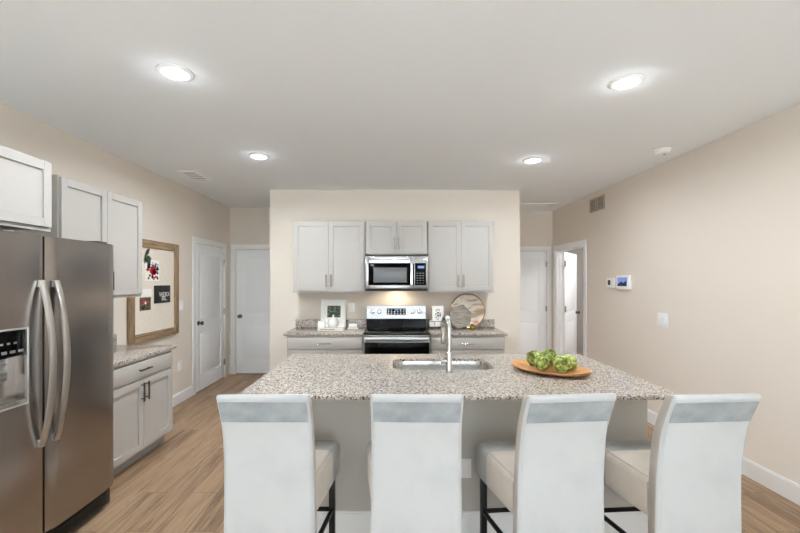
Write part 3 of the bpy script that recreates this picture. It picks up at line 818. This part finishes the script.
# teapot
T = thing('teapot', 'white ceramic teapot standing on the book', 'teapot', (-.735, 5.00, CT+.0325))
m = MB(); m.lathe([(.045, 0), (.050, .004), (.064, .03), (.068, .06), (.060, .095), (.046, .112), (.040, .114), (0, .114)], (0, 0, 0), 28); obj('body', m, M['ceramic'], T)
m = MB(); m.lathe([(.042, .1142), (.040, .120), (.022, .130), (.008, .134), (.010, .142), (.013, .150), (.008, .157), (0, .158)], (0, 0, 0), 24); obj('lid', m, M['ceramic'], T)
m = MB(); m.tube([(-.055, 0, .045), (-.080, 0, .065), (-.092, 0, .095), (-.108, 0, .112)], [.020, .014, .011, .009], 12); obj('spout', m, M['ceramic'], T)
m = MB(); m.tube([(.058, 0, .095), (.085, 0, .100), (.100, 0, .078), (.094, 0, .048), (.064, 0, .035)], .007, 10); obj('handle', m, M['ceramic'], T)
# square white candle
Cn = thing('candle', 'white square candle left of the teapot on the book', 'candle', (-.877, 4.985, CT+.0325))
m = MB(); m.box(-.042, -.042, 0, .042, .042, .082, .006, 3); obj('wax', m, M['ceramic'], Cn)
m = MB(); m.tube([(0, 0, .08), (.001, 0, .092)], .0015, 6); obj('wick', m, M['ink'], Cn)
# small lidded dish
Dh = thing('butter_dish', 'small white rectangular dish beside the range', 'dish', (-.500, 5.13, CT))
m = MB(); m.box(-.068, -.045, 0, .068, .045, .016, .005, 2); obj('plate', m, M['ceramic'], Dh)
m = MB(); m.box(-.056, -.034, .0162, .056, .034, .068, .010, 3); obj('lid', m, M['ceramic'], Dh)

# ------------------------------------------------------------------ back counter, right
Wk = thing('wire_rack', 'black wire rack holding the botanical print beside the range', 'rack', (.60, 5.10, CT))
m = MB()
for z in (.030, .105):
    for y in (-.06, .06): m.tube([(-.14, y, z), (.14, y, z)], .003, 8)
    for x in (-.14, .14): m.tube([(x, -.06, z), (x, .06, z)], .003, 8)
for x in (-.06, .01, .08):
    m.tube([(x, -.06, .030), (x, -.06, .105)], .0025, 6); m.tube([(x, -.06, .030), (x, .06, .030)], .0025, 6)
obj('frame', m, M['blackmetal'], Wk)
for x in (-.14, .14):
    for y in (-.06, .06):
        m = MB(); m.tube([(x, y, 0), (x, y, .112)], .0035, 8); obj('leg', m, M['blackmetal'], Wk)
Bl = obj('wood_block', MB(Matrix.Rotation(R(-6), 4, 'X')).box(-.060, -.012, 0, .065, .012, .235, .003), M['block_wood'])
Bl.location = (.565, 5.135, CT+.034); tag(Bl, 'brown wooden board standing behind the botanical print', 'board')
Cd = thing('print_card', 'white card with black botanical drawing beside the range', 'card', (.585, 5.085, CT+.034))
ln = Matrix.Rotation(R(-6), 4, 'X')
m = MB(ln); m.box(-.072, -.006, 0, .072, .006, .262, .002); obj('card', m, M['paper'], Cd)
m = MB(ln); rnd = random.Random(5)
for k in range(34):
    a = rnd.uniform(0, 2*PI); rr = rnd.uniform(0, 1)**.6
    x, z = .036*rr*math.cos(a), .155+.065*rr*math.sin(a); s = rnd.uniform(.006, .013); rot = rnd.uniform(0, PI)
    poly = [(x+s*math.cos(q)*math.cos(rot)-s*.45*math.sin(q)*math.sin(rot), z+s*math.cos(q)*math.sin(rot)+s*.45*math.sin(q)*math.cos(rot)) for q in [2*PI*j/8 for j in range(8)]]
    m.prism_y(poly, -.0068-.0001*(k % 4), -.0058)
m.prism_y([(-.052, .035), (-.040, .030), (-.043, .052)], -.0067, -.0058)
obj('drawing', m, M['ink'], Cd)
# white jar in rack
J = thing('white_cup', 'small white cup in the wire rack next to the range', 'cup', (.503, 5.10, CT+.034))
m = MB(); m.lathe([(.022, 0), (.024, .002), (.028, .055), (.029, .075), (.026, .075), (.022, .006), (0, .005)], (0, 0, 0), 20); obj('cup_body', m, M['ceramic'], J)
# round tray leaning on the wall
Tr = thing('round_tray', 'large round pale tray with a thin brass rim leaning on the wall', 'tray', (1.0, 5.235, CT))
tl = Matrix.Translation((0, 0, .0)) @ Matrix.Rotation(R(-9), 4, 'X')
m = MB(tl); m.disc_y([(0, -.006), (.219, -.006), (.219, .004), (0, .004)], (0, 0, .227), 48); obj('disc', m, M['tray_art'], Tr)
m = MB(tl); m.tube([(.221*math.cos(2*PI*k/56), 0, .227+.221*math.sin(2*PI*k/56)) for k in range(57)], .0072, 8); obj('rim', m, M['gold'], Tr)['label'] = 'thin brass rim'
m = MB(tl); m.prism_y([(.10+.035*math.cos(2*PI*k/9), .075+.022*math.sin(2*PI*k/9)+.006*(k % 2)) for k in range(9)], -.0048, -.0035); M['pink'] = mat('coral_print', srgb(226, 150, 130), .5); obj('coral_mark', m, M['pink'], Tr)
# hexagonal board, two layers
Hx = thing('hexagon_board', 'grey-brown hexagonal wooden board leaning on the round tray', 'board', (.880, 5.13, CT))
hl_ = Matrix.Rotation(R(-11), 4, 'X')
hexp = lambda q, cx, cz: [(cx+q*math.cos(R(a)), cz+q*math.sin(R(a))) for a in (15, 75, 135, 195, 255, 315)]
zc = .162*math.sin(R(75))+.002
m = MB(hl_); m.prism_y(hexp(.162, 0, zc), -.008, .010); obj('wood_face', m, M['hex_wood'], Hx)
m = MB(hl_); m.prism_y(hexp(.160, .007, zc+.006), .0105, .020); obj('pale_backing', m, M['paper'], Hx)['label'] = 'pale marble-white edge layer'
# little pot
Pt = thing('succulent_pot', 'tiny brass pot with a green succulent by the hexagonal board', 'plant', (1.005, 5.005, CT))
m = MB(); m.lathe([(.026, 0), (.034, .006), (.038, .03), (.034, .05), (.030, .05), (.028, .040), (0, .040)], (0, 0, 0), 24); obj('pot', m, M['gold'], Pt)
m = MB()
for k in range(16):
    a = k*2.4; rr = .004+.0016*k; el = .035-.0012*k
    c, s = math.cos(a), math.sin(a)
    m.tube([(rr*.4*c, rr*.4*s, .040), (rr*1.1*c, rr*1.1*s, .050+el*.3), (rr*1.5*c, rr*1.5*s, .050+el)], [.006, .008, .001], 6)
obj('leaves', m, M['succulent'], Pt)

# ------------------------------------------------------------------ pinboard on the left wall and what hangs on it
WX = XL
def wl(x, y):
    d = -WX*400/(392-x); return d, CAM_Z-(y-281)*d/400
Y0, Y1, Z0, Z1 = 4.02, 4.95, .885, 1.975
pb = thing('pinboard', 'large cream pinboard in a weathered wood frame on the wall', 'pinboard', (WX+.001, Y0, Z0), PI/2)
PW, PH = Y1-Y0, Z1-Z0; FWd = .085
for a in (0, PW-FWd):
    m = MB(); m.box(a, -.035, 0, a+FWd, 0, PH, .004); obj('frame_upright', m, M['frame_wood_v'], pb)
for a in (0, PH-FWd):
    m = MB(); m.box(FWd, -.035, a, PW-FWd, 0, a+FWd, .004); obj('frame_rail', m, M['frame_wood_h'], pb)
m = MB(); m.box(FWd, -.015, FWd, PW-FWd, 0, PH-FWd); obj('board', m, M['board'], pb)
BXP = WX+.0165
def wall_item(name, label, cat, x0, y0, x1, y1):
    da, za = wl(x0, (y0+y1)/2); db, zb = wl(x1, (y0+y1)/2); dm = (da+db)/2
    hh = (y1-y0)*dm/400; zc = CAM_Z-((y0+y1)/2-281)*dm/400
    t = thing(name, label, cat, (BXP, da, zc-hh/2), PI/2); return t, db-da, hh
t, w_, h_ = wall_item('floral_card', 'white card with a red flower print pinned high on the board', 'card', 143.5, 260, 157.5, 281)
m = MB(); m.box(0, -.003, 0, w_, 0, h_); obj('card', m, M['paper'], t)
m = MB(); rnd = random.Random(9)
mats = [M['red'], M['blue'], M['ink'], M['leafprint']]
def blob(x, z, s, mi, k):
    m.mi = mi
    m.prism_y([(x+s*(1+.25*math.sin(3*q+k))*math.cos(q), z+s*.8*(1+.25*math.cos(2*q+k))*math.sin(q)) for q in [2*PI*j/12 for j in range(12)]], -.0034-.0002*(k % 5), -.0028)
for k in range(46):
    mi = rnd.choice((1, 2, 2, 3, 2, 0)); s = rnd.uniform(.010, .026)
    blob(rnd.uniform(s*1.3, w_-s*1.3), rnd.uniform(s*1.2, h_-s*1.2), s, mi, k)
blob(w_*.55, h_*.50, .058, 0, 4); blob(w_*.62, h_*.43, .040, 0, 9)
obj('print', m, mats, t)['label'] = 'red flower among dark and blue blots'
t, w_, h_ = wall_item('chalk_sign', 'black square sign with white hand lettering pinned on the board', 'sign', 152.3, 285.5, 168.5, 303)
m = MB(); m.box(0, -.005, 0, w_, 0, h_, .001); p = obj('panel', m, M['slate'], t)
fm = lambda x, z: Matrix.Translation((x, -.0056, z)) @ Matrix.Rotation(PI/2, 4, 'X')
text_mesh('lettering', 'WERX', w_*.235, M['chalk'], p, fm(w_*.62, h_*.36)); text_mesh('lettering', 'BIL.', w_*.24, M['chalk'], p, fm(w_*.62, h_*.14))
t, w_, h_ = wall_item('garden_photo', 'small garden photo with a red flower pinned low on the board', 'photo', 138, 297.5, 149, 310.5)
m = MB(); m.box(0, -.003, 0, w_, 0, h_); p = obj('print', m, M['photo2'], t)
m = MB(); blob(w_*.42, h_*.66, .035, 0, 2); blob(w_*.5, h_*.58, .016, 1, 3); blob(w_*.33, h_*.20, .030, 2, 5); blob(w_*.62, h_*.82, .022, 3, 7); obj('flower', m, [M['red'], M['paper'], M['ink'], M['leafprint']], p)['label'] = 'red flower head'
t, w_, h_ = wall_item('note_paper', 'blank white note pinned above the garden photo', 'note', 139.5, 289, 150, 297)
m = MB(); m.box(0, -.002, 0, w_, 0, h_); obj('sheet', m, M['paper'], t)
t, w_, h_ = wall_item('leaf_sprig', 'dark green leaf sprig pinned above the floral card', 'sprig', 141.5, 246, 151, 262)
def leafshape(mb, x, z, L_, W_2, ang, y=-.010):
    c, s = math.cos(ang), math.sin(ang); rings = []
    for k in range(9):
        u = k/8; wd = W_2*math.sin(PI*min(1, u*.97+.02))**.8
        cx, cz = x+L_*u*c, z+L_*u*s
        rings.append([(cx-wd*s*q, y-.010*(1-q*q)*math.sin(PI*u)-.0015*t_, cz+wd*c*q) for q, t_ in ((-1,0),(-.5,0),(0,0),(.5,0),(1,0),(.5,-1),(0,-1),(-.5,-1))])
    mb.loft(rings)
m = MB(); leafshape(m, w_*.15, h_*.36, .115, .024, R(48)); leafshape(m, w_*.05, h_*.12, .125, .040, R(8)); leafshape(m, w_*.1, h_*.30, .08, .022, R(-55), -.016); obj('leaves', m, M['leaf'], t)
m = MB(); m.tube([(w_*.1, -.008, -.02), (w_*.12, -.010, h_*.4)], .003, 6); obj('stalk', m, M['leaf'], t)

# ------------------------------------------------------------------ wall plates, vents, detectors
def plate(label, name, cat, loc, rz, w, h, kind):
    t = thing(name, label, cat, loc, rz)
    m = MB(); m.box(-w/2, -.006, -h/2, w/2, 0, h/2, .002); obj('plate', m, M['white'], t)
    m = MB()
    if kind == 'rocker':
        n = 2 if w > .1 else 1
        for k in range(n):
            cx = (k-(n-1)/2)*.046; m.box(cx-.017, -.009, -.033, cx+.017, -.006, .033, .0015)
        obj('rocker', m, M['white'], t)
    else:
        for z in (-.022, .022): m.box(-.017, -.0085, z-.015, .017, -.006, z+.015, .002)
        obj('socket', m, M['white'], t)
        m = MB()
        for z in (-.022, .022):
            for x in (-.006, .006): m.box(x-.001, -.0088, z-.004, x+.001, -.0084, z+.006)
        obj('slots', m, M['mark'], t)
plate('white double light switch on the bare beige right wall', 'light_switch', 'switch', (XR-.001, 4.11, 1.128), -PI/2, .165, .145, 'rocker')
plate('white light switch between the pinboard and the first white door', 'light_switch', 'switch', (XL+.001, 5.06, 1.225), PI/2, .10, .125, 'rocker')
plate('white outlet low on the wall beside the base cabinet', 'wall_outlet', 'outlet', (XL+.001, 5.02, .47), PI/2, .10, .125, 'socket')
x_, y_, z_ = px(352, 307.5, BY); plate('white outlet above the counter beside the framed picture', 'wall_outlet', 'outlet', (x_, BY-.001, z_), 0, .075, .118, 'socket')
# thermostat and panel
t = thing('thermostat', 'small white square thermostat beside the alarm panel', 'thermostat', (XR-.001, 5.08, 1.505), -PI/2)
m = MB(); m.box(-.085, -.022, -.062, .085, 0, .062, .008, 3); b1 = obj('case', m, M['white'], t)
m = MB(); m.box(-.050, -.0232, -.028, .012, -.0218, .036, .001); obj('screen', m, M['dark'], b1)['label'] = 'dark grey screen'
t = thing('alarm_panel', 'white wall alarm panel with a dark blue screen', 'alarm panel', (XR-.001, 4.79, 1.51), -PI/2)
m = MB(); m.box(-.135, -.030, -.085, .135, 0, .085, .008, 3); b1 = obj('case', m, M['white'], t)
m = MB(); m.box(-.105, -.0315, -.045, .09, -.0298, .062, .001); b2 = obj('screen', m, M['screen'], b1); b2['label'] = 'dark blue lit screen'
m = MB(); m.prism_y([(-.10, -.04), (.085, -.04), (.085, .02), (.02, -.005), (-.02, .012), (-.1, -.02)], -.0322, -.0314); obj('screen_picture', m, M['ink'], b2)
# return vent on the right wall, supply vent on the ceiling
t = thing('return_vent', 'tan double-panel vent high on the right wall', 'vent', (XR-.001, 5.44, 2.575), -PI/2)
M['ventpaint'] = mat('vent_paint', srgb(196, 184, 170), .6); M['ventdark'] = mat('vent_shadow_metal', srgb(96, 90, 84), .7)
m = MB(); m.box(-.19, -.004, -.095, .19, 0, .095); obj('backing', m, M['ventdark'], t)
for a, b in ((-.19, -.012), (.012, .19)):
    m = MB(); m.frame(a, -.095, b, .095, .014, -.010, -.004); 
    for k in range(8): m.box(a+.014, -.0085, -.072+k*.020, b-.014, -.004, -.064+k*.020)
    obj('grille', m, M['ventpaint'], t)
t = thing('ceiling_vent', 'white rectangular vent in the ceiling above the left wall', 'vent', (-2.27, 4.62, CEIL), 0)
m = MB(); m.frame(-.10, -.22, .10, .22, .022, 0, .012); mm = Matrix.Rotation(PI/2, 4, 'X')
m.bm.transform(Matrix.Translation((0, 0, -.0005)) @ Matrix.Rotation(-PI/2, 4, 'X') @ Matrix.Translation((0, -.0, 0)))
obj('frame', m, M['white'], t)
m = MB()
for k in range(5): m.box(-.078, -.190+k*.080, -.008, .078, -.150+k*.080, -.003)
obj('louvre', m, M['white'], t)
m = MB(); m.box(-.079, -.199, -.003, .079, .199, -.0005); obj('backing', m, M['ventdark'], t)
t = thing('smoke_detector', 'round white smoke detector on the ceiling near the right wall', 'smoke detector', (2.50, 3.70, CEIL))
m = MB(); m.lathe([(.070, -.0005), (.072, -.012), (.066, -.016), (.060, -.018), (.058, -.034), (.045, -.042), (0, -.043)], (0, 0, 0), 32); obj('case', m, M['white'], t)
m = MB(); m.lathe([(.012, -.0432), (.012, -.045), (0, -.0455)], (.02, 0, 0), 12); obj('test_button', m, M['mark'], t)
t = thing('attic_hatch', 'white flat attic hatch in the ceiling at the right hallway', 'hatch', (2.16, 6.52, CEIL))
m = MB()
for a, b, c, d in ((-.42, -.30, .42, -.24), (-.42, .24, .42, .30), (-.42, -.24, -.36, .24), (.36, -.24, .42, .24)): m.box(a, b, -.018, c, d, -.0005, .003)
obj('frame', m, M['trim'], t)
m = MB(); m.box(-.36, -.24, -.008, .36, .24, -.0005); obj('panel', m, M['ceil'], t)

# ------------------------------------------------------------------ recessed ceiling lights
for x, y, lab in ((-1.262, 2.33, 'round recessed ceiling light nearest the refrigerator'), (-1.295, 3.89, 'round recessed ceiling light nearest the white hall doors on the left'),
                  (1.43, 2.44, 'round recessed ceiling light over the right end of the island'), (1.415, 4.02, 'round recessed ceiling light in front of the right upper cabinet')):
    t = thing('ceiling_light', lab, 'ceiling light', (x, y, CEIL), 0, 'recessed ceiling lights')
    m = MB(); m.lathe([(.098, -.0005), (.098, -.006), (.090, -.010), (.072, -.012), (.070, -.006), (.070, -.0005)], (0, 0, 0), 36); obj('trim_ring', m, M['white'], t)
    m = MB(); m.lathe([(.0695, -.001), (.0695, -.007), (0, -.009)], (0, 0, 0), 32); obj('diffuser', m, M['lens'], t)
    area('bulb', (0, 0, -.016), (0, 0, 0), .13, .13, LAMP_W*((1.0 if x < 0 else .74) if y < 3 else (1.4 if x < 0 else .85)), LAMP_C, t, 'DISK', R(170))
    gl = bpy.data.lights.new('bulb_glow', 'POINT'); gl.energy = GLOW_W; gl.color = LAMP_C; gl.shadow_soft_size = .025
    go = bpy.data.objects.new('bulb_glow', gl); COL.objects.link(go); go.parent = t; go.location = (0, 0, -.055)
